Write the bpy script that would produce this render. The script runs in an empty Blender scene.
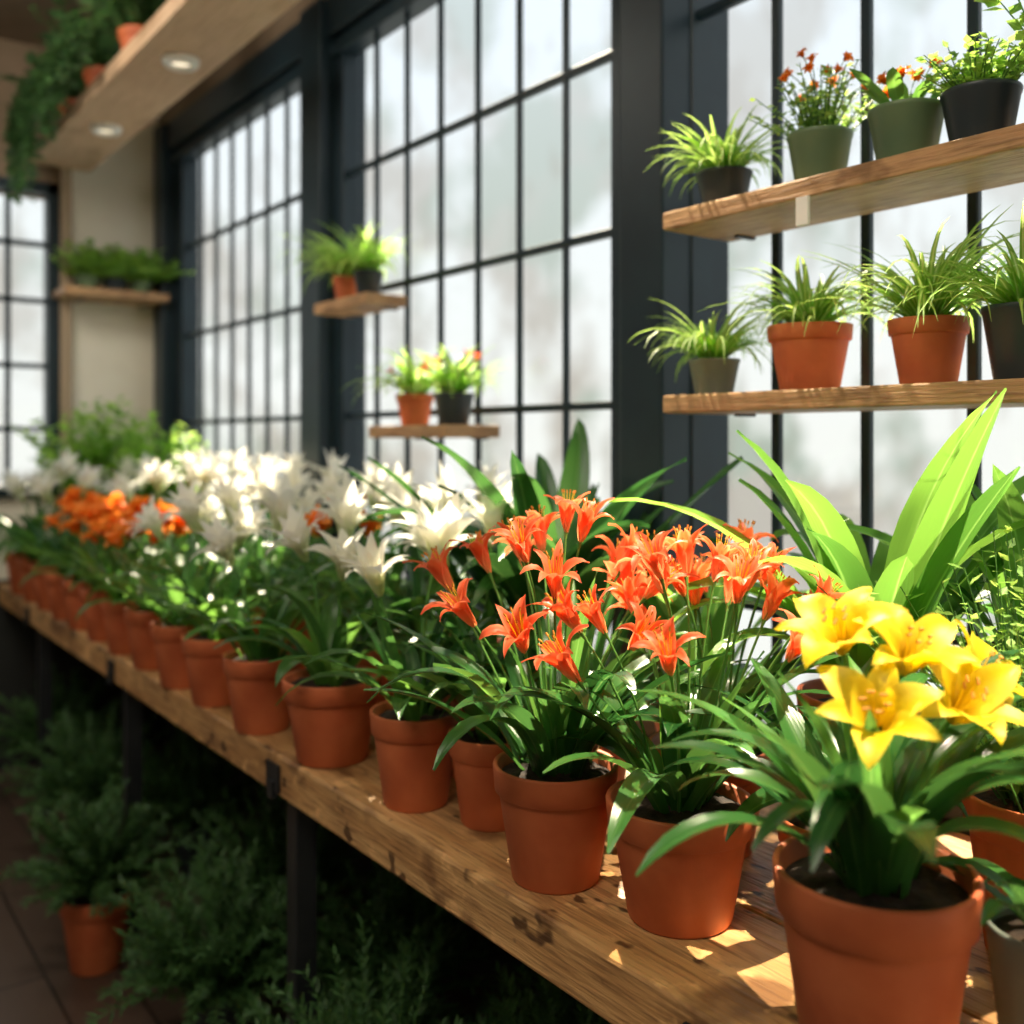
import bpy, math, random
import numpy as np
from mathutils import Vector, Matrix
random.seed(7)
scene = bpy.context.scene
COL = scene.collection
pi = math.pi
BENCH = 0.85

# ------------------------------------------------------------------ materials
def newmat(name):
    m = bpy.data.materials.new(name); m.use_nodes = True
    nt = m.node_tree
    for n in list(nt.nodes): nt.nodes.remove(n)
    out = nt.nodes.new('ShaderNodeOutputMaterial')
    return m, nt, out
def N(nt, t, **kw):
    n = nt.nodes.new(t)
    for k, v in kw.items(): setattr(n, k, v)
    return n
def mixc(nt, fac, a, b, mode='MIX'):
    n = nt.nodes.new('ShaderNodeMix'); n.data_type = 'RGBA'; n.blend_type = mode
    for sock, val in ((n.inputs[0], fac), (n.inputs[6], a), (n.inputs[7], b)):
        if hasattr(val, 'is_linked'): nt.links.new(val, sock)
        elif isinstance(val, (int, float)): sock.default_value = val
        else: sock.default_value = (*val, 1)
    return n.outputs[2]
def ramp(nt, src, p0, p1, c0=0.0, c1=1.0):
    r = nt.nodes.new('ShaderNodeMapRange')
    r.inputs[1].default_value = p0; r.inputs[2].default_value = p1
    r.inputs[3].default_value = c0; r.inputs[4].default_value = c1
    nt.links.new(src, r.inputs[0]); return r.outputs[0]
def noise(nt, scale, detail=3, vec=None, stretch=None):
    n = N(nt, 'ShaderNodeTexNoise'); n.inputs['Scale'].default_value = scale; n.inputs['Detail'].default_value = detail
    if vec is None:
        tc = N(nt, 'ShaderNodeTexCoord'); vec = tc.outputs['Object']
    if stretch:
        mp = N(nt, 'ShaderNodeMapping'); mp.inputs['Scale'].default_value = stretch
        nt.links.new(vec, mp.inputs[0]); vec = mp.outputs[0]
    nt.links.new(vec, n.inputs['Vector']); return n.outputs['Fac']

def leafmat(name, dark, light, rib=(.35, .5, .15), transl=.35, rough=.33, edge=None, ribw=.05, tv=2.0):
    m, nt, out = newmat(name)
    uv = N(nt, 'ShaderNodeUVMap'); sep = N(nt, 'ShaderNodeSeparateXYZ'); nt.links.new(uv.outputs[0], sep.inputs[0])
    at = N(nt, 'ShaderNodeAttribute'); at.attribute_name = 'rnd'
    c = mixc(nt, at.outputs['Fac'], dark, light)
    c = mixc(nt, ramp(nt, sep.outputs[1], 0.0, .35, .55, 0.0), c, light)
    sub = N(nt, 'ShaderNodeMath', operation='SUBTRACT'); nt.links.new(sep.outputs[0], sub.inputs[0]); sub.inputs[1].default_value = .5
    ab = N(nt, 'ShaderNodeMath', operation='ABSOLUTE'); nt.links.new(sub.outputs[0], ab.inputs[0])
    c = mixc(nt, ramp(nt, ab.outputs[0], 0.0, ribw, .6, 0.0), c, rib)
    if edge: c = mixc(nt, ramp(nt, ab.outputs[0], .22, .34), c, edge)
    p = N(nt, 'ShaderNodeBsdfPrincipled'); nt.links.new(c, p.inputs['Base Color'])
    p.inputs['Roughness'].default_value = rough
    wv = N(nt, 'ShaderNodeMath', operation='MULTIPLY'); nt.links.new(sep.outputs[0], wv.inputs[0]); wv.inputs[1].default_value = 60
    sn = N(nt, 'ShaderNodeMath', operation='SINE'); nt.links.new(wv.outputs[0], sn.inputs[0])
    bp = N(nt, 'ShaderNodeBump'); bp.inputs['Strength'].default_value = .12; bp.inputs['Distance'].default_value = .001
    nt.links.new(sn.outputs[0], bp.inputs['Height']); nt.links.new(bp.outputs[0], p.inputs['Normal'])
    t = N(nt, 'ShaderNodeBsdfTranslucent')
    hs = N(nt, 'ShaderNodeHueSaturation'); nt.links.new(c, hs.inputs['Color']); hs.inputs['Hue'].default_value = .475; hs.inputs['Value'].default_value = tv; hs.inputs['Saturation'].default_value = 1.0
    nt.links.new(hs.outputs[0], t.inputs[0])
    mx = N(nt, 'ShaderNodeMixShader'); mx.inputs[0].default_value = transl
    nt.links.new(p.outputs[0], mx.inputs[1]); nt.links.new(t.outputs[0], mx.inputs[2]); nt.links.new(mx.outputs[0], out.inputs[0])
    return m
def petalmat(name, base, mid, tip, transl=.5, edge=None, vary=0):
    m, nt, out = newmat(name)
    uv = N(nt, 'ShaderNodeUVMap'); sep = N(nt, 'ShaderNodeSeparateXYZ'); nt.links.new(uv.outputs[0], sep.inputs[0])
    c = mixc(nt, ramp(nt, sep.outputs[1], .05, .45), base, mid)
    c = mixc(nt, ramp(nt, sep.outputs[1], .55, 1.0), c, tip)
    if edge:
        sub = N(nt, 'ShaderNodeMath', operation='SUBTRACT'); nt.links.new(sep.outputs[0], sub.inputs[0]); sub.inputs[1].default_value = .5
        ab = N(nt, 'ShaderNodeMath', operation='ABSOLUTE'); nt.links.new(sub.outputs[0], ab.inputs[0])
        c = mixc(nt, ramp(nt, ab.outputs[0], .25, .5, 0, .8), c, edge)
        if vary:
            oi = N(nt, 'ShaderNodeObjectInfo'); c = mixc(nt, ramp(nt, oi.outputs['Random'], 0, 1, 0, vary), c, edge)
    p = N(nt, 'ShaderNodeBsdfPrincipled'); nt.links.new(c, p.inputs['Base Color']); p.inputs['Roughness'].default_value = .5
    t = N(nt, 'ShaderNodeBsdfTranslucent'); nt.links.new(c, t.inputs[0])
    mx = N(nt, 'ShaderNodeMixShader'); mx.inputs[0].default_value = transl
    nt.links.new(p.outputs[0], mx.inputs[1]); nt.links.new(t.outputs[0], mx.inputs[2]); nt.links.new(mx.outputs[0], out.inputs[0])
    return m
def solid(name, c0, c1=None, scale=8, rough=.6, metal=0, bump=0, bscale=60, stretch=None, spec=None):
    m, nt, out = newmat(name)
    p = N(nt, 'ShaderNodeBsdfPrincipled')
    c = mixc(nt, ramp(nt, noise(nt, scale, 4, stretch=stretch), .35, .65), c0, c1 or c0)
    nt.links.new(c, p.inputs['Base Color']); p.inputs['Roughness'].default_value = rough; p.inputs['Metallic'].default_value = metal
    if spec is not None: p.inputs['Specular IOR Level'].default_value = spec
    if bump:
        b = N(nt, 'ShaderNodeBump'); b.inputs['Strength'].default_value = bump; b.inputs['Distance'].default_value = .004
        nt.links.new(noise(nt, bscale, 4), b.inputs['Height']); nt.links.new(b.outputs[0], p.inputs['Normal'])
    nt.links.new(p.outputs[0], out.inputs[0]); return m
def woodmat(name, a, b, c, rough=.45, s=1.0, worn=0):
    m, nt, out = newmat(name)
    p = N(nt, 'ShaderNodeBsdfPrincipled')
    n1 = noise(nt, 5 * s, 5, stretch=(6, .5, 6)); n2 = noise(nt, 30 * s, 4, stretch=(5, .35, 5)); n3 = noise(nt, 9 * s, 4, stretch=(1, .6, 1)); n4 = noise(nt, 2.5 * s, 4)
    col = mixc(nt, ramp(nt, n1, .35, .65), a, b)
    col = mixc(nt, ramp(nt, n2, .5, .68, 0, .6), col, c)
    col = mixc(nt, ramp(nt, n3, .58, .66, 0, .75), col, c)
    col = mixc(nt, ramp(nt, n4, .45, .65, 0, .5), col, c)
    if worn:
        n5 = noise(nt, 14 * s, 5, stretch=(1, .8, 1)); col = mixc(nt, ramp(nt, n5, .58, .64, 0, .75), col, tuple(min(1, q * 1.3) for q in a))
        n6 = noise(nt, 20 * s, 2, stretch=(1.6, .7, 1)); col = mixc(nt, ramp(nt, n6, .64, .69, 0, .9), col, tuple(q * .5 for q in c))
    nt.links.new(col, p.inputs['Base Color'])
    nt.links.new(ramp(nt, n2, .3, .7, rough - .1, rough + .15), p.inputs['Roughness'])
    ad = N(nt, 'ShaderNodeMath', operation='ADD'); nt.links.new(n2, ad.inputs[0]); nt.links.new(n3, ad.inputs[1])
    bp = N(nt, 'ShaderNodeBump'); bp.inputs['Strength'].default_value = .6; bp.inputs['Distance'].default_value = .005
    nt.links.new(ad.outputs[0], bp.inputs['Height']); nt.links.new(bp.outputs[0], p.inputs['Normal'])
    nt.links.new(p.outputs[0], out.inputs[0]); return m
def emit(name, c, s):
    m, nt, out = newmat(name); e = N(nt, 'ShaderNodeEmission'); e.inputs[0].default_value = (*c, 1); e.inputs[1].default_value = s
    nt.links.new(e.outputs[0], out.inputs[0]); return m

M = {}
M['strap'] = leafmat('leaf_strap', (.014, .072, .018), (.048, .165, .032), rib=(.1, .24, .06), transl=.30, rough=.27, tv=2.1)
M['lily'] = leafmat('leaf_lily', (.03, .12, .024), (.09, .25, .038), rib=(.14, .3, .08), transl=.40, rough=.36, tv=2.1)
M['broad'] = leafmat('leaf_broad', (.04, .155, .026), (.13, .33, .045), rib=(.22, .44, .12), transl=.46, rough=.32, tv=2.3)
M['spider'] = leafmat('leaf_spider', (.17, .34, .05), (.33, .52, .11), rib=(.62, .70, .40), transl=.46, rough=.45, edge=(.16, .36, .06), ribw=.2, tv=2.4)
M['bush'] = leafmat('leaf_bush', (.10, .24, .05), (.28, .46, .09), transl=.45, rough=.5, tv=2.4)
M['bushdark'] = leafmat('leaf_bush_dark', (.09, .24, .04), (.26, .46, .08), transl=.48, rough=.5, tv=2.5)
M['fern'] = leafmat('leaf_fern', (.020, .08, .024), (.06, .17, .05), transl=.25, rough=.55)
M['stem'] = solid('stem_green', (.05, .17, .025), (.10, .25, .04), rough=.5)
M['orange'] = petalmat('petal_orange', (.98, .48, .18), (.90, .10, .018), (.84, .075, .018), edge=(.98, .34, .16), transl=.48, vary=.4)
M['white'] = petalmat('petal_white', (.65, .75, .36), (.96, .94, .85), (.97, .96, .91), transl=.52)
M['yellow'] = petalmat('petal_yellow', (.66, .46, .004), (.80, .58, .004), (.84, .64, .012), edge=(.88, .70, .04), transl=.42)
M['apricot'] = petalmat('petal_apricot', (.95, .36, .02), (.95, .27, .02), (.98, .36, .05))
M['anther'] = solid('anther', (.65, .30, .03), (.5, .18, .02), rough=.7)
M['terra'] = solid('terracotta', (.46, .095, .03), (.68, .19, .07), scale=6, rough=.6, bump=.25, bscale=50)
M['darkpot'] = solid('dark_ceramic', (.02, .032, .04), (.03, .042, .05), rough=.4)
M['greenpot'] = solid('green_ceramic', (.10, .17, .09), (.14, .21, .11), rough=.45)
M['greypot'] = solid('grey_ceramic', (.14, .17, .14), (.19, .22, .19), rough=.5)
M['soil'] = solid('soil', (.012, .007, .004), (.04, .022, .012), scale=60, rough=.95, bump=1, bscale=120)
M['frame'] = solid('window_frame_black', (.009, .021, .031), (.012, .028, .039), rough=.42, spec=.4)
M['cream'] = solid('wall_cream', (.80, .75, .64), (.83, .79, .68), rough=.85, bump=.05)
M['ceil'] = solid('ceiling_tan', (.22, .16, .10), (.25, .18, .12), rough=.85)
M['shadewall'] = solid('wall_shade_tone', (.015, .017, .015), (.02, .022, .02), rough=.8)  # dark colour stands in for the shade under the bench
M['bench'] = woodmat('bench_wood', (.68, .40, .17), (.52, .27, .10), (.14, .056, .02), rough=.45, worn=1)
M['shelf'] = woodmat('shelf_wood', (.58, .35, .17), (.45, .25, .12), (.18, .09, .04), rough=.5, s=1.4)
M['plank'] = woodmat('plank_wood', (.66, .46, .30), (.60, .40, .25), (.42, .26, .15), rough=.6, s=.7)
M['metal'] = solid('black_metal', (.018, .021, .025), (.028, .031, .036), rough=.4, metal=.3)
M['whitemetal'] = solid('white_enamel', (.8, .78, .74), rough=.4)
M['lamp'] = emit('lamp_glow', (1, .85, .6), 1.4)
M['trimwood'] = solid('brown_trim', (.36, .27, .18), (.40, .30, .20), rough=.5, stretch=(3, 3, .5))
m, nt, out = newmat('floor_boards')
p = N(nt, 'ShaderNodeBsdfPrincipled'); tc = N(nt, 'ShaderNodeTexCoord')
mp = N(nt, 'ShaderNodeMapping'); mp.inputs['Rotation'].default_value = (0, 0, pi / 2); nt.links.new(tc.outputs['Object'], mp.inputs[0])
br = N(nt, 'ShaderNodeTexBrick'); nt.links.new(mp.outputs[0], br.inputs[0])
br.inputs['Scale'].default_value = 1.0; br.inputs['Brick Width'].default_value = 1.2; br.inputs['Row Height'].default_value = .18; br.inputs['Mortar Size'].default_value = .004
br.inputs['Color1'].default_value = (.075, .048, .036, 1); br.inputs['Color2'].default_value = (.105, .07, .052, 1); br.inputs['Mortar'].default_value = (.012, .008, .006, 1)
nt.links.new(br.outputs['Color'], p.inputs['Base Color']); p.inputs['Roughness'].default_value = .32
nt.links.new(p.outputs[0], out.inputs[0]); M['floor'] = m
m, nt, out = newmat('window_glass')
t = N(nt, 'ShaderNodeBsdfTransparent'); t.inputs[0].default_value = (.98, .985, .98, 1)
g = N(nt, 'ShaderNodeBsdfGlossy'); g.inputs['Roughness'].default_value = .05
mx = N(nt, 'ShaderNodeMixShader'); mx.inputs[0].default_value = .04; nt.links.new(t.outputs[0], mx.inputs[1]); nt.links.new(g.outputs[0], mx.inputs[2])
nt.links.new(mx.outputs[0], out.inputs[0]); M['glass'] = m

# ------------------------------------------------------------------ mesh builder
class MB:
    def __init__(s): s.v = []; s.f = []; s.uv = []; s.mi = []; s.r = []; s.mats = []
    def mat(s, m):
        if m not in s.mats: s.mats.append(m)
        return s.mats.index(m)
    def grid(s, rows, cols, pts, mat, rnd=0.5, uvs=None, wrap=False):
        b = len(s.v); s.v.extend(pts); s.r.extend([rnd] * len(pts)); k = s.mat(mat)
        cc = cols if wrap else cols - 1
        for i in range(rows - 1):
            for j in range(cc):
                j2 = (j + 1) % cols
                s.f.append((b + i * cols + j, b + i * cols + j2, b + (i + 1) * cols + j2, b + (i + 1) * cols + j)); s.mi.append(k)
                u0 = j / max(1, cols - 1); u1 = (j + 1) / max(1, cols - 1); v0 = i / (rows - 1); v1 = (i + 1) / (rows - 1)
                s.uv.append(((u0, v0), (u1, v0), (u1, v1), (u0, v1)))
    def ribbon(s, base, az, L, W, e0, e1, mat, fold=.3, prof='strap', seg=9, ac=5, p=1.3, daz=0.0, rnd=None, wav=0.0, tip=.6):
        x, y, z = base; pts = []; ds = L / seg; ph = random.random() * 6
        rnd = random.random() if rnd is None else rnd
        for i in range(seg + 1):
            t = i / seg; e = e0 + (e1 - e0) * t ** p; a = az + daz * t
            d = (math.cos(a) * math.cos(e), math.sin(a) * math.cos(e), math.sin(e))
            if i > 0: x += d[0] * ds; y += d[1] * ds; z += d[2] * ds
            if prof == 'strap': w = (.45 + .55 * min(1, t / .35)) * max(0.02, 1 - t ** 3.2) ** .8
            elif prof == 'broad': w = .12 + .88 * math.sin(pi * min(1, max(0, (t - .12) / .9)) ** .85) ** .9 if .12 < t < .995 else .12 if t <= .12 else .03
            elif prof == 'petal': w = .3 + .7 * math.sin(pi * (t * .95) ** .8) if t < .99 else .03
            else: w = max(.04, 1 - t ** 2)
            if prof == 'petal' and t > .65: w *= 1 - tip * ((t - .65) / .35) ** 1.6
            w *= W
            sd = (-math.sin(a), math.cos(a), 0)
            n = (-math.cos(a) * math.sin(e), -math.sin(a) * math.sin(e), math.cos(e))
            for j in range(ac):
                u = -1 + 2 * j / (ac - 1)
                k = fold * w * abs(u) + wav * W * math.sin(t * 9 + ph + (2 if u > 0 else 0)) * u * u
                pts.append((x + sd[0] * u * w + n[0] * k, y + sd[1] * u * w + n[1] * k, z + sd[2] * u * w + n[2] * k))
        s.grid(seg + 1, ac, pts, mat, rnd)
        return (x, y, z)
    def tube(s, P, r0, r1, mat, n=6, cap=False):
        rows = len(P); pts = []
        for i, q in enumerate(P):
            q = Vector(q); a = Vector(P[max(0, i - 1)]); b = Vector(P[min(rows - 1, i + 1)])
            t = (b - a); t = t.normalized() if t.length > 1e-9 else Vector((0, 0, 1))
            u = t.orthogonal().normalized() if abs(t.z) > .95 else t.cross(Vector((0, 0, 1))).normalized()
            w = t.cross(u); r = r0 + (r1 - r0) * i / (rows - 1)
            for j in range(n):
                an = 2 * pi * j / n; v = q + (u * math.cos(an) + w * math.sin(an)) * r; pts.append(tuple(v))
        s.grid(rows, n, pts, mat, .5, wrap=True)
    def small(s, p, d, L, W, mat, rnd=None):
        d = Vector(d).normalized(); sd = d.cross(Vector((random.uniform(-.4, .4), random.uniform(-.4, .4), 1)))
        sd = sd.normalized() if sd.length > 1e-4 else Vector((1, 0, 0)); nn = sd.cross(d)
        p = Vector(p); b = len(s.v); m = p + d * L * .45 - nn * W * .25
        s.v.extend([tuple(p), tuple(m + sd * W + nn * W * .4), tuple(p + d * L), tuple(m - sd * W + nn * W * .4)])
        s.r.extend([random.random() if rnd is None else rnd] * 4)
        s.f.append((b, b + 1, b + 2)); s.f.append((b, b + 2, b + 3)); k = s.mat(mat); s.mi += [k, k]
        s.uv.append(((.5, 0), (1, .5), (.5, 1))); s.uv.append(((.5, 0), (.5, 1), (0, .5)))
    def lathe(s, prof, mat, n=40, c=(0, 0, 0)):
        pts = []
        for r, z in prof:
            for j in range(n):
                a = 2 * pi * j / n; pts.append((c[0] + r * math.cos(a), c[1] + r * math.sin(a), c[2] + z))
        s.grid(len(prof), n, pts, mat, .5, wrap=True)
    def box(s, a, b, mat):
        x0, y0, z0 = a; x1, y1, z1 = b; k = len(s.v)
        s.v += [(x0, y0, z0), (x1, y0, z0), (x1, y1, z0), (x0, y1, z0), (x0, y0, z1), (x1, y0, z1), (x1, y1, z1), (x0, y1, z1)]
        s.r += [.5] * 8; mi = s.mat(mat)
        for f in ((0, 3, 2, 1), (4, 5, 6, 7), (0, 1, 5, 4), (1, 2, 6, 5), (2, 3, 7, 6), (3, 0, 4, 7)):
            s.f.append(tuple(k + q for q in f)); s.mi.append(mi); s.uv.append(((0, 0), (1, 0), (1, 1), (0, 1)))
    def quad(s, pts, mat):
        s.grid(2, 2, [pts[0], pts[1], pts[3], pts[2]], mat)
    def add(s, o, mat4):
        b = len(s.v); A = np.array(o.v, dtype=float); R = np.array(mat4)
        A = A @ R[:3, :3].T + R[:3, 3]
        s.v.extend(map(tuple, A.tolist())); s.r.extend(o.r); mm = [s.mat(m) for m in o.mats]
        s.f.extend(tuple(b + i for i in f) for f in o.f); s.mi.extend(mm[i] for i in o.mi); s.uv.extend(o.uv)
    def squash(s, xmax, zmin=None, ymax=None):
        out = []
        for (x, y, z) in s.v:
            if xmax and x > 0: x = xmax * math.tanh(x / xmax)
            if ymax and y > 0: y = ymax * math.tanh(y / ymax)
            if zmin is not None and z < zmin: z = zmin + .004 * random.random()
            out.append((x, y, z))
        s.v = out
    def mesh(s, name, smooth=True, bevel=0):
        me = bpy.data.meshes.new(name); me.from_pydata(s.v, [], s.f)
        for m in s.mats: me.materials.append(M[m] if isinstance(m, str) else m)
        me.polygons.foreach_set('material_index', s.mi)
        uvl = me.uv_layers.new(name='UVMap'); flat = [c for face in s.uv for pt in face for c in pt]
        uvl.data.foreach_set('uv', flat)
        at = me.attributes.new('rnd', 'FLOAT', 'POINT'); at.data.foreach_set('value', s.r)
        me.polygons.foreach_set('use_smooth', [smooth] * len(s.f)); me.update()
        return me

def obj(name, data, parent=None, loc=(0, 0, 0), mat=None, label=None, category=None, group=None, kind=None):
    o = bpy.data.objects.new(name, data); COL.objects.link(o)
    if parent: o.parent = parent
    if mat is not None: o.matrix_local = mat
    else: o.location = loc
    if label: o['label'] = label
    if category: o['category'] = category
    if group: o['group'] = group
    if kind: o['kind'] = kind
    return o
def bev(o, w=.004, seg=2):
    m = o.modifiers.new('bevel', 'BEVEL'); m.width = w; m.segments = seg; m.limit_method = 'ANGLE'
def boxobj(name, a, b, mat, parent=None, bevel=.003, **kw):
    mb = MB(); c = [(a[i] + b[i]) / 2 for i in range(3)]; c[2] = a[2]
    mb.box([a[i] - c[i] for i in range(3)], [b[i] - c[i] for i in range(3)], mat)
    pl = Vector((0, 0, 0)) if parent is None else parent.location
    o = obj(name, mb.mesh(name, smooth=False), parent, loc=Vector(c) - pl, **kw)
    if bevel: bev(o, bevel)
    return o

# ------------------------------------------------------------------ room shell
mb = MB()
mb.box((1.585, -1.5, 0), (1.70, 5.1, .86), 'shadewall')
obj('wall_right', mb.mesh('wall_right', False), kind='structure')
mb = MB(); mb.box((1.56, -1.5, 3.0), (1.70, 5.1, 3.3), 'ceil'); obj('trim_1', mb.mesh('trim_1', False), kind='structure')
def window_y(name, y0, y1, n, z0, z1, zs, fy0, fy1, fz0=.86, fz1=3.0, bw=.0075):
    mb = MB(); x0, x1 = 1.575, 1.64
    mb.box((x0, fy0, fz0), (x1, y0, fz1), 'frame'); mb.box((x0, y1, fz0), (x1, fy1, fz1), 'frame')
    mb.box((x0, y0, fz0), (x1, y1, z0), 'frame'); mb.box((x0, y0, z1), (x1, y1, fz1), 'frame')
    mb.box((x0 - .03, fy0, fz1 - .13), (x0, fy1, fz1), 'frame')
    mb.box((x0 - .02, fy0, z1 - .01), (x0, fy1, z1 + .03), 'frame')
    for i in range(1, n):
        y = y0 + (y1 - y0) * i / n; mb.box((1.594, y - bw, z0), (1.611, y + bw, z1), 'frame')
    for z in zs: mb.box((1.592, y0, z - .010), (1.613, y1, z + .010), 'frame')
    o = obj(name, mb.mesh(name, False), kind='structure'); bev(o, .003, 1)
    g = MB(); g.quad([(1.603, y0, z0), (1.603, y1, z0), (1.603, y1, z1), (1.603, y0, z1)], 'glass')
    obj('glass', g.mesh('glass', False), o)
ZS = (1.157, 1.572, 1.979, 2.396)
window_y('window_1', -.74, 1.465, 11, .93, 2.81, ZS, -.9, 1.49, bw=.010)
window_y('window_2', 1.72, 3.06, 7, .93, 2.81, ZS, 1.49, 3.2)
window_y('window_3', 3.38, 4.68, 7, .93, 2.81, ZS, 3.2, 4.99)
for i, (a, b, x) in enumerate(((1.47, 1.60, 1.49), (3.12, 3.28, 1.52), (4.80, 4.93, 1.52))):
    boxobj('trim_%d' % (i + 2), (x, a, .86), (1.70, b, 3.0), 'frame', bevel=.006, kind='structure')
mb = MB(); Y0, Y1 = 4.99, 5.1; wx0, wx1, wz0, wz1 = -.9, 1.10, 1.28, 2.62
mb.box((wx1, Y0, .86), (1.70, Y1, 3.3), 'cream'); mb.box((-2.6, Y0, .86), (wx0, Y1, 3.3), 'cream')
mb.box((-2.6, Y0, 0), (1.7, Y1, .86), 'shadewall'); mb.box((wx0, Y0, .86), (wx1, Y1, wz0), 'cream'); mb.box((wx0, Y0, wz1), (wx1, Y1, 3.3), 'ceil')  # lower band of the cream wall coloured dark as under-bench shade
obj('wall_back', mb.mesh('wall_back', False), kind='structure')
mb = MB(); mb.box((wx1 - .05, 4.95, wz0 - .05), (wx1, 5.04, wz1 + .05), 'frame'); mb.box((wx0, 4.95, wz0 - .05), (wx0 + .05, 5.04, wz1 + .05), 'frame')
mb.box((wx0, 4.95, wz1), (wx1, 5.04, wz1 + .05), 'frame'); mb.box((wx0, 4.95, wz0 - .05), (wx1, 5.04, wz0), 'frame')
for i in range(1, 12): x = wx1 - .05 - i * .16; mb.box((x - .010, 4.98, wz0), (x + .010, 5.015, wz1), 'frame')
for z in (1.54, 1.83, 2.13, 2.39): mb.box((wx0, 4.98, z - .011), (wx1, 5.015, z + .011), 'frame')
o = obj('window_4', mb.mesh('window_4', False), kind='structure')
g = MB(); g.quad([(wx0, 5.0, wz0), (wx1, 5.0, wz0), (wx1, 5.0, wz1), (wx0, 5.0, wz1)], 'glass'); obj('glass', g.mesh('glass', False), o)
boxobj('trim_5', (1.10, 4.93, .86), (1.15, 4.99, 3.3), 'trimwood', kind='structure')
boxobj('floor', (-2.6, -1.5, -.1), (1.7, 5.1, 0), 'floor', bevel=0, kind='structure')
boxobj('ceiling', (-2.6, -1.5, 3.3), (1.7, 5.1, 3.4), 'ceil', bevel=0, kind='structure')
boxobj('wall_left', (-2.7, -1.5, 0), (-2.6, 5.1, 3.3), 'cream', bevel=0, kind='structure')
boxobj('wall_front', (-2.6, -1.6, 0), (1.7, -1.5, 3.3), 'cream', bevel=0, kind='structure')

# ------------------------------------------------------------------ bench
bench = obj('display_bench', None, loc=(1.2, 2.3, 0), label='long oak plank display bench on black metal legs', category='bench')
mb = MB(); xs = [.84, 1.08, 1.33, 1.568]; ysp = [-.45, 1.93, 4.93]
for i in range(3):
    for j in range(2):
        mb.box((xs[i] + (.0015 if i else 0) - 1.2, ysp[j] + .001 - 2.3, BENCH - .085), (xs[i + 1] - .0015 - 1.2, ysp[j + 1] - .001 - 2.3, BENCH), 'bench')
o = obj('tabletop', mb.mesh('tabletop', False), bench); bev(o, .006, 2)
for y in (-.3, .76, 1.93, 3.12, 4.3):
    for x in (.90, 1.5):
        boxobj('leg', (x - .024, y - .024, 0), (x + .024, y + .024, BENCH - .087), 'metal', parent=bench)
    boxobj('crossbar', (.925, y - .018, .70), (1.475, y + .018, .74), 'metal', parent=bench)
    mb = MB(); mb.box((-.006, -.03, -.075), (0, .03, -.02), 'metal'); mb.box((-.012, -.012, -.09), (0, .012, -.055), 'metal')
    obj('bracket', mb.mesh('bracket', False), bench, loc=(.8395 - 1.2, y - 2.3, BENCH))

# ------------------------------------------------------------------ shelves
def shelf(y0, y1, ztop, x0=1.38, th=.034, label='', tag=None, x1=1.574):
    c = Vector(((x0 + x1) / 2, (y0 + y1) / 2, ztop - th))
    e = obj('wall_shelf', None, loc=c, label=label, category='shelf', group='window shelves')
    mb = MB(); mb.box((x0 - c.x, y0 - c.y, 0), (x1 - c.x, y1 - c.y, th), 'shelf')
    o = obj('board', mb.mesh('board', False), e); bev(o, .004, 2)
    n = max(2, int((y1 - y0) / .55) + 1)
    for i in range(n):
        y = y0 + .06 + (y1 - y0 - .12) * i / (n - 1) - c.y
        mb = MB(); mb.box((x1 - c.x - .05, y - .006, -.005), (x1 - c.x, y + .006, 0), 'metal')
        obj('bracket', mb.mesh('bracket', False), e)
    if tag is not None:
        mb = MB(); mb.box((x0 - c.x - .004, tag - c.y - .012, -.045), (x0 - c.x + .002, tag - c.y + .012, .002), 'whitemetal')
        obj('price_tag_holder', mb.mesh('tagholder', False), e)
ZU, ZL = 1.925, 1.575
shelf(-.2, 1.36, ZU, label='long rough oak shelf fixed across the window, upper tier', tag=1.036)
shelf(-.2, 1.36, ZL, label='long rough oak shelf fixed across the window, lower tier')
shelf(2.63, 2.98, 1.93, x0=1.43, label='short oak shelf on the middle window holding two pots')
shelf(2.15, 2.56, 1.53, x0=1.40, label='short oak shelf on the middle window holding two flowering pots')
e = obj('wall_shelf', None, loc=(1.31, 4.85, 2.14), label='short wooden shelf on the cream wall with green plants', category='shelf')
mb = MB(); mb.box((-.24, -.13, 0), (.22, .139, .035), 'shelf'); o = obj('board', mb.mesh('board', False), e); bev(o)
for q in (-.13, .17):
    mb = MB(); mb.box((q - .006, .0, -.006), (q + .006, .139, 0), 'metal'); obj('bracket', mb.mesh('bracket', False), e)
hs = obj('hanging_shelf', None, loc=(1.095, 2.5, 2.74), label='long pale wooden shelf hung from the ceiling with downlights', category='shelf')
mb = MB(); mb.box((-.13, -2.7, 0), (.13, 2.42, .06), 'plank'); o = obj('board', mb.mesh('board', False), hs); bev(o, .005)
for y in (-1.8, -.3, 1.1, 2.3):
    mb = MB(); mb.tube([(.1, y, .06), (.1, y, .56)], .006, .006, 'metal'); obj('hanger_rod', mb.mesh('rod'), hs)
for y in (2.4, 3.28, 4.17):
    e = obj('downlight', None, loc=(1.10, y, 2.74), label='small round white ceiling downlight under the plank', category='light', group='plank downlights')
    mb = MB(); mb.lathe([(.03, -.002), (.034, -.022), (.05, -.024), (.058, -.012), (.06, 0)], 'whitemetal', 32); obj('ring', mb.mesh('ring'), e)
    mb = MB(); mb.lathe([(.0005, -.012), (.032, -.012)], 'lamp', 24); obj('lens', mb.mesh('lens'), e)

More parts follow.
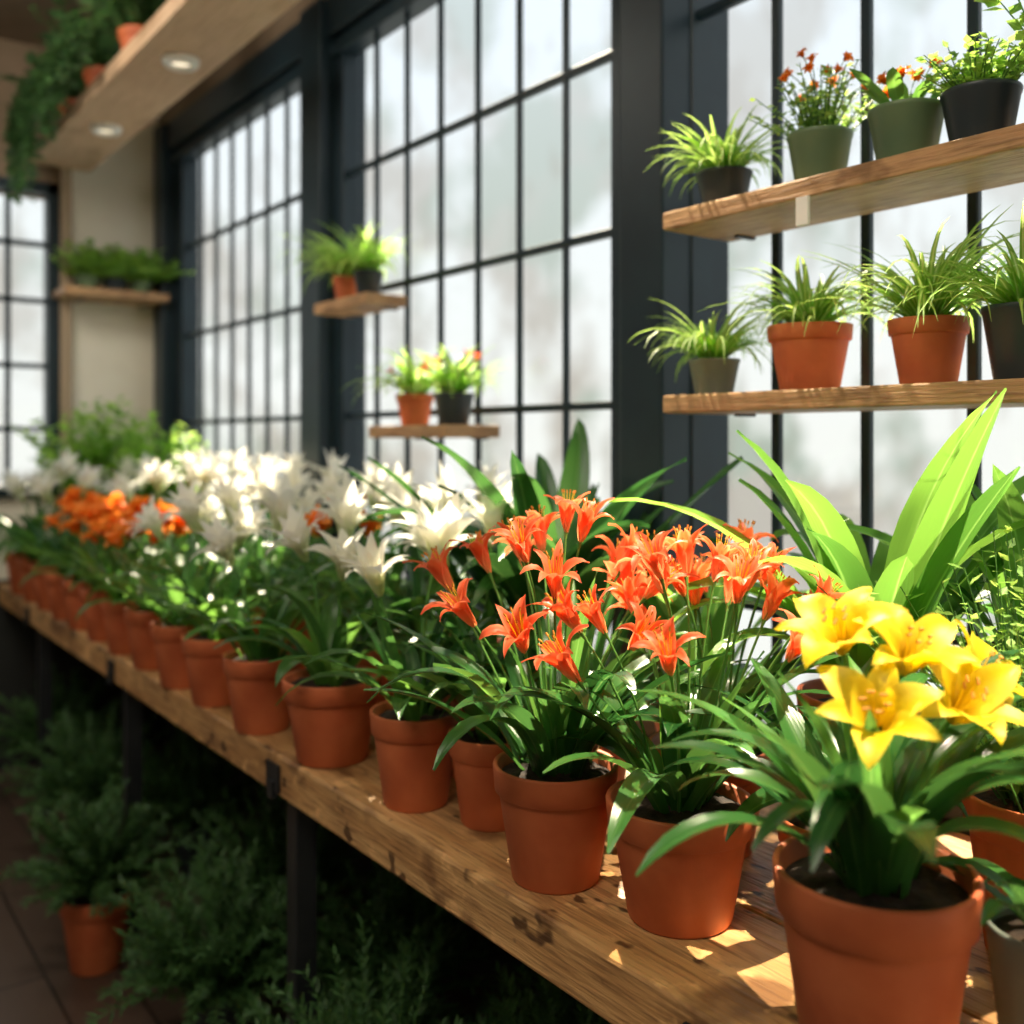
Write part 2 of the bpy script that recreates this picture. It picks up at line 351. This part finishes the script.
# ------------------------------------------------------------------ plant parts
def potmesh(D, H, mat, key={}):
    k = (round(D, 3), round(H, 3), mat)
    if k in key: return key[k]
    R = D / 2; mb = MB()
    if mat == 'terra':
        pr = [(.001, .0), (.66 * R, 0), (.70 * R, .004), (.90 * R, .74 * H), (.905 * R, .765 * H), (.955 * R, .768 * H), (.97 * R, .775 * H), (R, .985 * H), (.99 * R, H), (.94 * R, H), (.92 * R, .99 * H), (.88 * R, .8 * H), (.8 * R, .7 * H)]
    else:
        pr = [(.001, .0), (.68 * R, 0), (.72 * R, .004), (.96 * R, .9 * H), (.985 * R, .92 * H), (R, .98 * H), (.99 * R, H), (.94 * R, H), (.92 * R, .99 * H), (.88 * R, .8 * H), (.8 * R, .7 * H)]
    mb.lathe(pr, mat); key[k] = mb.mesh('pot'); return key[k]
def soilmesh(D, H, key={}):
    k = (round(D, 3), round(H, 3))
    if k in key: return key[k]
    R = D / 2 * .905; mb = MB(); rs = random.Random(3)
    pts = []; n = 24; rows = 6
    for i in range(rows):
        r = .002 + (R - .002) * i / (rows - 1)
        for j in range(n):
            a = 2 * pi * j / n; pts.append((r * math.cos(a), r * math.sin(a), H * .88 + (.008 if i < rows - 1 else 0) * rs.random() + .01 * (1 - i / rows)))
    mb.grid(rows, n, pts, 'soil', wrap=True); key[k] = mb.mesh('soil'); return key[k]

def fol_strap(mb, n, L, W, z, R, mat='strap', e0=(55, 85), e1=(-60, 10), seg=11, p=1.4, fold=.35, wav=.15, prof='strap', l0=.65):
    for i in range(n):
        a = i * 2.39996 + random.uniform(-.3, .3); rr = R * random.uniform(.1, .6)
        l = L * random.uniform(l0, 1.1)
        mb.ribbon((rr * math.cos(a), rr * math.sin(a), z), a + random.uniform(-.3, .3), l, W * random.uniform(.75, 1.1), math.radians(random.uniform(*e0)), math.radians(random.uniform(*e1)), mat, fold=fold, seg=seg, p=p, daz=random.uniform(-.4, .4), wav=wav, prof=prof)
def fol_spider(mb, n, L, W, z, R, mat='spider'):
    for i in range(n):
        a = random.uniform(0, 2 * pi); rr = R * random.uniform(0, .5)
        mb.ribbon((rr * math.cos(a), rr * math.sin(a), z), a, L * random.uniform(.55, 1.15), W * random.uniform(.7, 1.2), math.radians(random.uniform(45, 88)), math.radians(random.uniform(-75, 20)), mat, fold=.3, seg=7, ac=3, p=1.3, daz=random.uniform(-.6, .6), prof='taper')
def fol_bush(mb, n, H, z, R, spread=.5, leafL=.03, leafW=.009, mat='bush', per=16):
    for i in range(n):
        a = random.uniform(0, 2 * pi); tilt = random.uniform(0, spread); l = H * random.uniform(.6, 1.05)
        d0 = Vector((math.cos(a) * math.sin(tilt), math.sin(a) * math.sin(tilt), math.cos(tilt)))
        b = Vector((R * .5 * random.random() * math.cos(a), R * .5 * random.random() * math.sin(a), z)); P = []
        for k in range(5):
            t = k / 4; P.append(b + d0 * l * t + Vector((math.cos(a), math.sin(a), -.6)) * (l * .25 * t * t * tilt))
        mb.tube(P, .0018, .0008, 'stem', n=3)
        for k in range(per):
            t = .15 + .85 * (k + random.random()) / per; q = t * 4; i0 = min(3, int(q)); pp = P[i0].lerp(P[i0 + 1], q - i0)
            an = random.uniform(0, 2 * pi); dd = Vector((math.cos(an), math.sin(an), random.uniform(-.1, .9)))
            mb.small(pp, dd, leafL * random.uniform(.6, 1.2), leafW * random.uniform(.7, 1.2), mat)
def fol_fern(mb, n, H, z, R, mat='fern'):
    for i in range(n):
        a = random.uniform(0, 2 * pi); tilt = random.uniform(0.05, 1.2); l = H * random.uniform(.5, 1.0) * (1 - .12 * tilt)
        P = []; e = pi / 2 - tilt * .75; x = R * .4 * math.cos(a) * random.random(); y = R * .4 * math.sin(a) * random.random(); zz = z
        for k in range(9):
            P.append(Vector((x, y, zz))); ee = e - tilt * .9 * k / 8; s = l / 8
            x += math.cos(a) * math.cos(ee) * s; y += math.sin(a) * math.cos(ee) * s; zz += math.sin(ee) * s
        mb.tube(P, .0016, .0006, 'stem', n=3)
        per = 34
        for k in range(per):
            t = .15 + .85 * k / per; q = t * 8; i0 = min(7, int(q)); pp = P[i0].lerp(P[i0 + 1], q - i0); tg = (P[i0 + 1] - P[i0]).normalized()
            sd = tg.cross(Vector((random.uniform(-1, 1), random.uniform(-1, 1), 1))).normalized()
            ll = random.uniform(.018, .036)
            for sg in (-1, 1): mb.small(pp, tg * .8 + sd * sg + Vector((0, 0, random.uniform(-.2, .6))), ll, .0045, mat)

def flower_mb(kind):
    mb = MB(); st = MB()
    if kind == 'orange':
        for i in range(6):
            mb.ribbon((.003 * math.cos(i * pi / 3), .003 * math.sin(i * pi / 3), 0), i * pi / 3 + random.uniform(-.15, .15), .088 * random.uniform(.9, 1.08), .0118 if i % 2 else .0098, math.radians(82), math.radians(random.uniform(-40, 30)), 'orange', fold=.4, prof='petal', seg=9, p=2.5, wav=.2, daz=random.uniform(-.25, .25))
        for i in range(6):
            a = i * pi / 3 + .5; P = [Vector((.001, 0, .005)), Vector((.005 * math.cos(a), .005 * math.sin(a), .035)), Vector((.011 * math.cos(a), .011 * math.sin(a), .070))]
            st.tube(P, .0007, .0005, 'yellow', n=4); st.tube([P[2], P[2] + Vector((.002 * math.cos(a), .002 * math.sin(a), .005))], .0016, .0012, 'anther', n=5)
    elif kind == 'yellow':
        for i in range(6):
            a = i * pi / 3
            mb.ribbon((.004 * math.cos(a), .004 * math.sin(a), .003 * (i % 2)), a + random.uniform(-.1, .1), .088 * random.uniform(.93, 1.06), .0205 if i % 2 else .0165, math.radians(72), math.radians(random.uniform(-30, 22)), 'yellow', fold=.3, prof='petal', seg=11, p=1.4, wav=.14, tip=.6, daz=random.uniform(-.15, .15))
        for i in range(6):
            a = i * pi / 3 + .5; P = [Vector((.001, 0, .005)), Vector((.006 * math.cos(a), .006 * math.sin(a), .03)), Vector((.012 * math.cos(a), .012 * math.sin(a), .054))]
            st.tube(P, .0009, .0007, 'yellow', n=4); st.tube([P[2] + Vector((-.003, 0, 0)), P[2] + Vector((.004, 0, .002))], .0018, .0016, 'anther', n=5)
    elif kind == 'white':
        for i in range(13):
            ring = i % 3
            mb.ribbon((.003 * math.cos(i * 2.4), .003 * math.sin(i * 2.4), .002 * ring), i * 2.4, .138 * random.uniform(.85, 1.05), .0175, math.radians(80 + ring * 3), math.radians([-25, 15, 55][ring] + random.uniform(-12, 12)), 'white', fold=.35, prof='petal', seg=8, ac=3, p=1.5, daz=random.uniform(-.2, .2), tip=.7)
        for i in range(5):
            a = i * 1.256; P = [Vector((.001, 0, .005)), Vector((.008 * math.cos(a), .008 * math.sin(a), .05))]
            st.tube(P, .0008, .0006, 'white', n=4); st.tube([P[1], P[1] + Vector((0, 0, .006))], .0018, .0014, 'yellow', n=5)
    elif kind == 'apricot':
        for i in range(11):
            mb.ribbon((0.002, 0, .002 * (i % 2)), i * 2.4, .075 * random.uniform(.75, 1.1), .018, math.radians(82), math.radians([-30, 10, 50][i % 3]), 'apricot', fold=.3, prof='petal', seg=6, ac=3, p=1.5, wav=.35)
        st.tube([Vector((0, 0, 0)), Vector((0, 0, .035))], .002, .003, 'yellow', n=5)
    mb.tube([Vector((0, 0, -.012)), Vector((0, 0, .0)), Vector((0, 0, .012))], .0022, .0045, 'stem', n=6)
    return mb, st
FL = {}
for k in ('orange', 'yellow', 'white', 'apricot'):
    FL[k] = []
    for v in range(4):
        a, b = flower_mb(k); FL[k].append((a, b, a.mesh('flower_' + k), b.mesh('stamens')))
def stem_pts(b, t, d):
    b = Vector(b); t = Vector(t); c = t - Vector(d) * (t - b).length * .4
    return [b * (1 - u) ** 2 + c * 2 * u * (1 - u) + t * u * u for u in [i / 7 for i in range(8)]]

def orient(d, spin, s=1.0):
    return Vector(d).to_track_quat('Z', 'Y').to_matrix().to_4x4() @ Matrix.Rotation(spin, 4, 'Z') @ Matrix.Scale(s, 4)
def umbel(n, R, h0, h1, tilt=(15, 65), jit=.02, off=(0, 0)):
    L = []
    for i in range(n):
        a = i * 2.39996 + random.uniform(-.3, .3); q = math.sqrt((i + .4) / n); r = R * q
        z = h1 - (h1 - h0) * q ** 1.5 + random.uniform(-jit, jit)
        tl = math.radians(tilt[0] + (tilt[1] - tilt[0]) * q + random.uniform(-8, 8))
        L.append(((r * math.cos(a) + off[0], r * math.sin(a) + off[1], z), (math.cos(a) * math.sin(tl), math.sin(a) * math.sin(tl), math.cos(tl)), random.uniform(.82, 1.08)))
    return L

def plant(name, label, loc, D=.19, H=.165, pot='terra', fol=None, folmesh=None, flowers=None, fk=None, group=None, category='potted plant', xmax=None, stemr=.002, zmin=.003, joined=None, rot=0, ymax=None):
    e = obj(name, None, loc=loc, label=label, category=category, group=group); e.rotation_euler = (0, 0, rot)
    obj('pot', potmesh(D, H, pot), e)
    obj('soil', soilmesh(D, H), e)
    if folmesh is None:
        mb = MB(); fol(mb)
        mb.squash(xmax, zmin, ymax); folmesh = mb.mesh('foliage')
    obj('foliage', folmesh, e)
    if joined: obj('blossoms', joined, e)
    if flowers:
        for i, (pos, d, s) in enumerate(flowers):
            v = FL[fk][i % 4]; m4 = Matrix.Translation(pos) @ orient(d, random.uniform(0, 6), s)
            f = obj('flower', v[2], e, mat=m4); obj('stamens', v[3], f)
            sb = MB(); a = math.atan2(pos[1], pos[0]); b = (.25 * D * .5 * math.cos(a), .25 * D * .5 * math.sin(a), H * .88)
            sb.tube(stem_pts(b, Vector(pos) - Vector(d).normalized() * .01 * s, d), stemr * 1.3, stemr, 'stem', n=6)
            obj('flower_stem', sb.mesh('stem'), e)
    return e

# ---------- hero front row
R_ = Vector((.8, -.6, 0)); F_ = Vector((.6, .8, 0))
def yl(mb):
    fol_strap(mb, 32, .33, .0225, .18, .07, 'strap', e0=(52, 85), e1=(-50, 25), seg=13, wav=.1)
    fol_strap(mb, 8, .25, .018, .18, .05, 'lily', e0=(75, 89), e1=(20, 60), seg=10)
fl = []
for r, t, z, dr, dt, dz in ((-.035, .01, .445, -.3, -.45, .8), (.04, 0, .425, .15, -.5, .8), (-.02, -.06, .375, -.25, -.55, .7), (.09, -.01, .375, .2, -.55, .7), (.14, .05, .39, .5, -.35, .7)):
    q = R_ * r + F_ * t; d = (R_ * dr + F_ * dt + Vector((0, 0, dz))).normalized(); q.z = z; q -= d * .035
    fl.append((tuple(q), tuple(d), .98))
plant('potted_yellow_lily', 'yellow lily with arching dark leaves in a terracotta pot', (.917, .600, BENCH), D=.205, H=.20, fol=yl, flowers=fl, fk='yellow', stemr=.003)
def ol(L=.28, n=22, n2=6):
    def f(mb):
        fol_strap(mb, n, L, .0235, .14, .08, 'strap', e0=(50, 87), e1=(-60, 25), seg=12, l0=.78, wav=.1)
        fol_strap(mb, n2, L * .9, .017, .14, .06, 'lily', e0=(70, 89), e1=(10, 70), seg=8)
    return f
GO = 'orange lilies on the bench'
plant('potted_orange_lily', 'orange trumpet lily with many slim stems in a terracotta pot', (.989, .942, BENCH), D=.2, H=.158, fol=ol(.30), flowers=umbel(18, .18, .34, .48, (5, 42), .035, (.025, -.015)), fk='orange', group=GO, stemr=.0017)
plant('potted_orange_lily', 'orange-red trumpet lily with long drooping leaves in a terracotta pot', (.931, 1.135, BENCH), D=.184, H=.168, fol=ol(.34), flowers=umbel(16, .17, .37, .50, (5, 42), .035), fk='orange', group=GO, stemr=.0017)
plant('potted_orange_lily', 'orange trumpet lily in a terracotta pot behind the front row', (1.19, 1.07, BENCH), D=.19, H=.165, fol=ol(.26, 10, 4), flowers=umbel(7, .13, .37, .45, (5, 40), .025, (0, -.04)), fk='orange', group=GO)
def wl(L=.28, n=14):
    def f(mb):
        fol_strap(mb, n, L, .022, .14, .07, 'lily', e0=(52, 85), e1=(-55, 20), seg=9, wav=.1, l0=.78)
        fol_strap(mb, 6, L * 1.1, .018, .14, .05, 'strap', e0=(65, 88), e1=(-20, 65), seg=8)
    return f
GW = 'white lilies on the bench'; GL = 'leafy pots on the bench'
plant('potted_green_lily', 'green strap-leaved plant in a small terracotta pot', (.981, 1.364, BENCH), D=.15, H=.15, fol=wl(.26), group=GL)
for (x, y, D, nf, h) in ((.924, 1.515, .162, 2, .42), (.918, 1.827, .20, 3, .43), (.889, 2.111, .17, 2, .43), (.892, 2.39, .17, 3, .44), (.886, 2.61, .17, 2, .43)):
    plant('potted_white_lily', 'white spiky-petalled lily with green leaves in a terracotta pot', (x, y, BENCH), D=D, H=.165, fol=wl(.27), flowers=umbel(nf, .075, h - .07, h, (5, 25)), fk='white', group=GW, stemr=.0028)
def variants(fol, fk, nf, R, h0, h1, k=3, xmax=None, tilt=(5, 30)):
    V = []
    for _ in range(k):
        mb = MB(); fol(mb); mb.squash(xmax, .003); fm = mb.mesh('foliage'); jm = None
        if fk:
            j = MB(); dh = random.uniform(-.03, .03)
            for i, (pos, d, s) in enumerate(umbel(nf, R, h0 + dh, h1 + dh, tilt)):
                v = FL[fk][i % 4]; m4 = Matrix.Translation(pos) @ orient(d, random.uniform(0, 6), s)
                j.add(v[0], m4); j.add(v[1], m4); j.tube(stem_pts((pos[0] * .2, pos[1] * .2, .145), pos, d), .003, .0022, 'stem', n=5)
            j.squash(xmax); jm = j.mesh('blossoms')
        V.append((fm, jm))
    return V
VW = variants(wl(.28), 'white', 2, .075, .36, .43)
VWt = variants(wl(.34), 'white', 3, .085, .42, .50, k=4, xmax=.19)
VG = variants(wl(.34), 'white', 1, .03, .41, .47, xmax=.19)
VA = variants(wl(.25), 'apricot', 10, .09, .34, .42)
VAt = variants(wl(.27), 'apricot', 7, .07, .40, .46)
def put(V, i, name, label, x, y, D=.165, H=.165, group=None):
    fm, jm = V[i % len(V)]
    plant(name, label, (x, y, BENCH), D=D, H=H, folmesh=fm, joined=jm, group=group)
LW = 'white spiky-petalled lily in a terracotta pot'; LA = 'bright orange flowering plant in a terracotta pot'
y = 2.87; i = 0
while y < 4.75:
    if 2.8 < y < 3.7: put(VA, i, 'potted_orange_flower', LA, .89, y, group='orange flowers on the bench')
    elif i % 2: put(VG, i, 'potted_white_lily', LW, .89, y, group=GW)
    else: put(VW, i, 'potted_white_lily', LW, .89, y, group=GW)
    y += .245; i += 1
y = 1.33; i = 0
while y < 4.7:
    if y < 1.4: plant('potted_green_lily', 'dark green strap-leaved plant in a terracotta pot', (1.17, y, BENCH), D=.16, fol=wl(.3), group=GL)
    elif 2.2 < y < 2.45 : put(VAt, i, 'potted_orange_flower', LA, 1.17, y, group='orange flowers on the bench')
    elif not (4.25 < y): put((VWt, VW, VG)[i % 3], i // 3, 'potted_white_lily', LW, 1.10 if y < 1.6 else 1.14 + .02 * (i % 2), y, group=GW)
    y += .24; i += 1
y = 2.0; i = 1
while y < 4.05:
    put(VWt if i % 2 else VG, i // 2, 'potted_white_lily', LW, 1.37, y, group=GW); y += .27; i += 1

def bl(L, n, W=.034, z=.2, e1=(5, 60), e0=(68, 88)):
    def f(mb):
        fol_strap(mb, n, L, W, z, .07, 'broad', e0=e0, e1=e1, seg=12, fold=.35, wav=.12, prof='broad', p=1.7)
    return f
plant('potted_broad_leaf_plant', 'tall plant with broad glossy green leaves in a terracotta pot', (1.33, .88, BENCH), D=.21, H=.26, fol=bl(.52, 32, .033, .22, (-55, 50), (60, 88)), xmax=.23)
plant('potted_broad_leaf_plant', 'broad bright green leaved plant in a large terracotta pot', (1.46, .69, BENCH), D=.19, H=.25, fol=bl(.40, 16, .028, .22), xmax=.11)
plant('potted_broad_leaf_plant', 'glossy broad-leaved plant in a terracotta pot', (1.30, 1.60, BENCH), D=.19, H=.20, fol=lambda mb: (fol_strap(mb, 44, .57, .038, .18, .08, 'strap', e0=(52, 89), e1=(-55, 55), seg=12, prof='broad', p=1.6, l0=.7),), xmax=.24)
plant('potted_broad_leaf_plant', 'dark green leafy plant in a terracotta pot', (1.40, 1.29, BENCH), D=.18, H=.18, fol=bl(.32, 12, .026, .16), xmax=.15)
plant('potted_bush', 'fine-leaved light green bush in a terracotta pot', (1.27, .60, BENCH), D=.18, H=.2, fol=lambda mb: fol_bush(mb, 90, .36, .17, .08, .65, .022, .006), xmax=.2)
plant('potted_green_lily', 'dark green arching leafy plant in a terracotta pot', (1.12, .79, BENCH), D=.15, H=.15, fol=ol(.24, 12, 4), group=GL)
plant('potted_green_lily', 'arching green plant in a grey-green ceramic pot', (1.035, .475, BENCH), D=.13, H=.155, pot='greypot', fol=lambda mb: fol_strap(mb, 14, .17, .013, .135, .05, 'strap', e0=(45, 85), e1=(-60, 10)), group=GL)
plant('potted_bush', 'bushy light green plant in a terracotta pot', (1.20, 4.50, BENCH), D=.24, H=.26, fol=lambda mb: fol_bush(mb, 140, .56, .24, .1, .62, .055, .019, 'bushdark', per=22), xmax=.3, ymax=.38)
plant('potted_bush', 'bushy green plant in a terracotta pot by the window', (1.42, 4.28, BENCH), D=.2, H=.24, fol=lambda mb: fol_bush(mb, 90, .46, .22, .1, .5, .05, .018, 'bushdark', per=20), xmax=.14)

# ---------- window shelf pots
GS = 'small pots on the window shelves'
def sp(n=70, L=.15, W=.0042, z=.07):
    return lambda mb: fol_spider(mb, int(n * 1.6), L * 1.2, W * 1.5, z, .04)
XM = .105
plant('potted_spider_plant', 'small spider plant in a dark pot on the upper shelf', (1.47, 1.285, ZU), D=.108, H=.075, pot='darkpot', fol=sp(80, .13, z=.06), xmax=XM, group=GS)
def herb(mb):
    fol_bush(mb, 60, .15, .06, .05, .75, .016, .005, per=16)
e = plant('potted_marigold', 'airy plant with tiny orange flowers in a green pot', (1.47, 1.069, ZU), D=.112, H=.095, pot='greenpot', fol=herb, xmax=XM, group=GS)
def tinyflowers(e, n, R, h0, h1, fk='apricot', s=.3):
    for i, (pos, d, _) in enumerate(umbel(n, R, h0, h1)):
        pos = (min(pos[0], .09), pos[1], pos[2])
        m4 = Matrix.Translation(pos) @ orient(d, random.uniform(0, 6), s)
        f = obj('flower', FL[fk][i % 4][2], e, mat=m4)
        sb = MB(); sb.tube(stem_pts((0, 0, .06), pos, d), .0011, .0009, 'stem', n=4); obj('flower_stem', sb.mesh('stem'), e)
tinyflowers(e, 14, .085, .17, .225, s=.24)
e = plant('potted_marigold', 'green pot with broad leaves and small orange blooms', (1.47, .905, ZU), D=.12, H=.095, pot='greenpot', fol=lambda mb: fol_strap(mb, 10, .11, .014, .08, .05, 'lily', e0=(40, 80), e1=(10, 50), prof='broad', seg=8), xmax=XM, group=GS)
tinyflowers(e, 5, .06, .13, .16, s=.30)
plant('potted_bush', 'small yellow-green bushy herb in a dark blue pot', (1.47, .782, ZU), D=.115, H=.09, pot='darkpot', fol=lambda mb: fol_bush(mb, 70, .09, .075, .08, .8, .016, .006, per=14), xmax=XM, group=GS)
plant('potted_bush', 'leafy sprig plant in a dark pot at the shelf end', (1.47, .655, ZU), D=.10, H=.085, pot='darkpot', fol=lambda mb: fol_bush(mb, 16, .24, .07, .06, .6, .03, .013, 'bush', per=16), xmax=XM, group=GS)
plant('potted_spider_plant', 'spider plant in a grey-green pot on the lower shelf', (1.47, 1.31, ZL), D=.10, H=.07, pot='greypot', fol=sp(85, .15, z=.06), xmax=XM, group=GS)
plant('potted_spider_plant', 'spider plant in a terracotta pot on the lower shelf', (1.47, 1.09, ZL), D=.146, H=.115, fol=sp(90, .15, z=.1), xmax=XM, group=GS)
plant('potted_spider_plant', 'tall spiky spider plant in a terracotta pot', (1.47, .867, ZL), D=.122, H=.105, fol=sp(95, .19, z=.09), xmax=XM, group=GS)
plant('potted_spider_plant', 'spider plant in a dark pot on the lower shelf', (1.47, .715, ZL), D=.12, H=.11, pot='darkpot', fol=sp(80, .18, z=.09), xmax=XM, group=GS)
plant('potted_spider_plant', 'spider plant in a terracotta pot at the shelf end', (1.47, .5, ZL), D=.12, H=.11, fol=sp(60, .15, z=.09), xmax=XM, group=GS)
e = plant('potted_marigold', 'small plant with orange-pink blooms in a terracotta pot', (1.485, 2.44, 1.53), D=.11, H=.09, fol=sp(60, .17, .006, .08), xmax=.09, group=GS); tinyflowers(e, 4, .09, .14, .18, 'orange', s=.42)
e = plant('potted_marigold', 'small plant with orange-pink blooms in a dark pot', (1.485, 2.24, 1.53), D=.11, H=.085, pot='darkpot', fol=sp(60, .16, .006, .08), xmax=.09, group=GS); tinyflowers(e, 3, .09, .14, .18, 'orange', s=.42)
plant('potted_spider_plant', 'leafy spider plant in a small terracotta pot', (1.5, 2.88, 1.93), D=.095, H=.08, fol=sp(80, .20, .006, .07), xmax=.08, group=GS)
plant('potted_spider_plant', 'leafy spider plant in a small dark pot', (1.5, 2.74, 1.93), D=.095, H=.08, pot='darkpot', fol=sp(60, .17, .006, .07), xmax=.08, group=GS)
for x, nn in ((1.19, 'greenpot'), (1.31, 'darkpot'), (1.43, 'greenpot')):
    plant('potted_bush', 'low spilling light green leafy plant on the wall shelf', (x, 4.82, 2.175), D=.10, H=.06, pot=nn, fol=lambda mb: fol_bush(mb, 60, .17, .045, .08, 1.2, .045, .017, 'bush', per=14), group='pots on the wall shelf', ymax=.15)

# ---------- trailing plants on hanging shelf
def trail(nv, L0, L1):
    def f(mb):
        fol_bush(mb, 55, .30, .1, .1, 1.0, .05, .018, 'fern', per=18)
        for i in range(nv):
            a = random.uniform(pi * .62, pi * 1.38); r = .13 + .09 * random.random(); L = random.uniform(L0, L1); ph = random.uniform(-.1, .1)
            P = [Vector((.03 * math.cos(a), .03 * math.sin(a), .12)), Vector((-.09, r * math.sin(a) + ph * .5, .19)), Vector((-.17 - .08 * random.random(), r * math.sin(a) + ph, .1))]
            q = P[-1].copy()
            for k in range(6): q = q + Vector((random.uniform(-.015, .012), random.uniform(-.02, .02), -L / 6)); P.append(q.copy())
            mb.tube(P, .0016, .001, 'stem', n=3)
            for k in range(34):
                t = random.random() * (len(P) - 1.01); i0 = int(t); pp = P[i0].lerp(P[i0 + 1], t - i0); an = random.uniform(0, 6.3)
                mb.small(pp, (math.cos(an), math.sin(an), random.uniform(-.8, .3)), .045 * random.uniform(.6, 1.2), .016, 'fern')
    return f
for y, nv, L0, L1 in ((3.08, 5, .03, .1), (3.62, 14, .05, .15), (4.1, 28, .1, .28), (4.55, 34, .15, .45)):
    plant('trailing_plant', 'trailing green vine in a terracotta pot on the hanging shelf', (1.07, y, 2.80), D=.15, H=.13, fol=trail(nv, L0, L1), zmin=None, group='trailing plants on the hanging shelf', ymax=.35)

# ---------- ferns under the bench
GF = 'ferns on the floor under the bench'
def fn(H, n=130): return lambda mb: fol_fern(mb, n, H, .15, .1)
for (x, y, H, D, pt) in ((.76, 2.98, .36, .2, 'terra'), (.88, 2.34, .40, .16, 'darkpot'), (.95, 1.68, .42, .16, 'darkpot'), (1.15, 2.6, .42, .16, 'darkpot'), (1.2, 3.4, .42, .16, 'darkpot'), (.95, 3.75, .42, .16, 'darkpot'), (1.2, 2.05, .42, .16, 'darkpot'), (1.22, 1.4, .42, .16, 'darkpot'), (1.0, 4.5, .42, .16, 'darkpot')):
    plant('potted_fern', 'bushy feathery green fern in a %s pot on the floor' % ('terracotta' if pt == 'terra' else 'dark'), (x, y, 0), D=D, H=.21 if pt == 'terra' else .18, pot=pt, fol=(lambda mb: fol_fern(mb, 110, .34, .2, .1)) if pt == 'terra' else fn(H), group=GF)

# ------------------------------------------------------------------ world, lights, camera
w = bpy.data.worlds.new('world'); scene.world = w; w.use_nodes = True; nt = w.node_tree
for n in list(nt.nodes): nt.nodes.remove(n)
out = nt.nodes.new('ShaderNodeOutputWorld'); bg = nt.nodes.new('ShaderNodeBackground'); nt.links.new(bg.outputs[0], out.inputs[0])
tc = N(nt, 'ShaderNodeTexCoord'); sep = N(nt, 'ShaderNodeSeparateXYZ'); nt.links.new(tc.outputs['Generated'], sep.inputs[0])
n1 = noise(nt, 10, 8, vec=tc.outputs['Generated'], stretch=(1, 1, .7)); n2 = noise(nt, 9, 5, vec=tc.outputs['Generated'])
n3 = noise(nt, 40, 3, vec=tc.outputs['Generated'], stretch=(1, 1, .25))
tree = mixc(nt, ramp(nt, n2, .44, .56), (.30, .37, .29), (.42, .38, .32))
sky = mixc(nt, ramp(nt, sep.outputs[2], 0, .5), (.84, .86, .82), (.80, .90, .99))
h = ramp(nt, sep.outputs[2], 0.0, .75, 1.0, 0.1); fac = N(nt, 'ShaderNodeMath', operation='MULTIPLY'); nt.links.new(h, fac.inputs[0]); nt.links.new(ramp(nt, n1, .45, .56, 0.0, .8), fac.inputs[1])
c = mixc(nt, fac.outputs[0], sky, tree)
f2 = N(nt, 'ShaderNodeMath', operation='MULTIPLY'); nt.links.new(h, f2.inputs[0]); nt.links.new(ramp(nt, n3, .56, .64, 0, .3), f2.inputs[1])
c = mixc(nt, f2.outputs[0], c, (.36, .32, .27))
nt.links.new(c, bg.inputs[0]); bg.inputs[1].default_value = 1.2

sun = bpy.data.lights.new('sun', 'SUN'); sun.energy = 19; sun.angle = math.radians(.6); sun.color = (1, .87, .64)
so = bpy.data.objects.new('sun', sun); COL.objects.link(so)
so.rotation_euler = Vector((-.5, -.87, -1.0)).to_track_quat('-Z', 'Y').to_euler()
def area(name, loc, size, power, col, tgt):
    l = bpy.data.lights.new(name, 'AREA'); l.shape = 'SQUARE'; l.size = size; l.energy = power; l.color = col
    o = bpy.data.objects.new(name, l); COL.objects.link(o); o.location = loc
    o.rotation_euler = (Vector(tgt) - Vector(loc)).to_track_quat('-Z', 'Y').to_euler()
area('fill_light', (-.4, .5, 3.2), 1.2, 48, (1, .88, .72), (.9, 1.3, .9))  # added fill for the pot fronts, no fixture behind it
area('fill_light', (.1, 3.2, 3.2), 1.0, 33, (1, .91, .78), (1.3, 4.4, 1.7))  # added fill to brighten the cream back wall
def spot(name, loc, tgt, power, ang, blend=.4):
    l = bpy.data.lights.new(name, 'SPOT'); l.energy = power; l.color = (1, .84, .60); l.spot_size = math.radians(ang); l.spot_blend = blend; l.shadow_soft_size = .012
    o = bpy.data.objects.new(name, l); COL.objects.link(o); o.location = loc
    o.rotation_euler = (Vector(tgt) - Vector(loc)).to_track_quat('-Z', 'Y').to_euler()
spot('added_sun_spot', (1.28, 1.80, 3.05), (.82, .80, .85), 260, 40)  # added spot, imitates backlit sun on the front flowers and bench
spot('added_sun_spot', (1.42, .36, 3.0), (.84, .90, .85), 580, 25, .3)  # added steep spot, imitates sun patches on the near bench

cam = bpy.data.cameras.new('camera'); co = bpy.data.objects.new('camera', cam); COL.objects.link(co)
co.location = (0, 0, 1.49); co.rotation_euler = (pi / 2, 0, -math.atan2(.6, .8))
cam.sensor_width = 36; cam.lens = 36 * 1000 / 1024; cam.shift_y = -72 / 1024
cam.dof.use_dof = True; cam.dof.focus_distance = 1.32; cam.dof.aperture_fstop = 2.2
cam.clip_start = .05
scene.camera = co
scene.view_settings.view_transform = 'Standard'
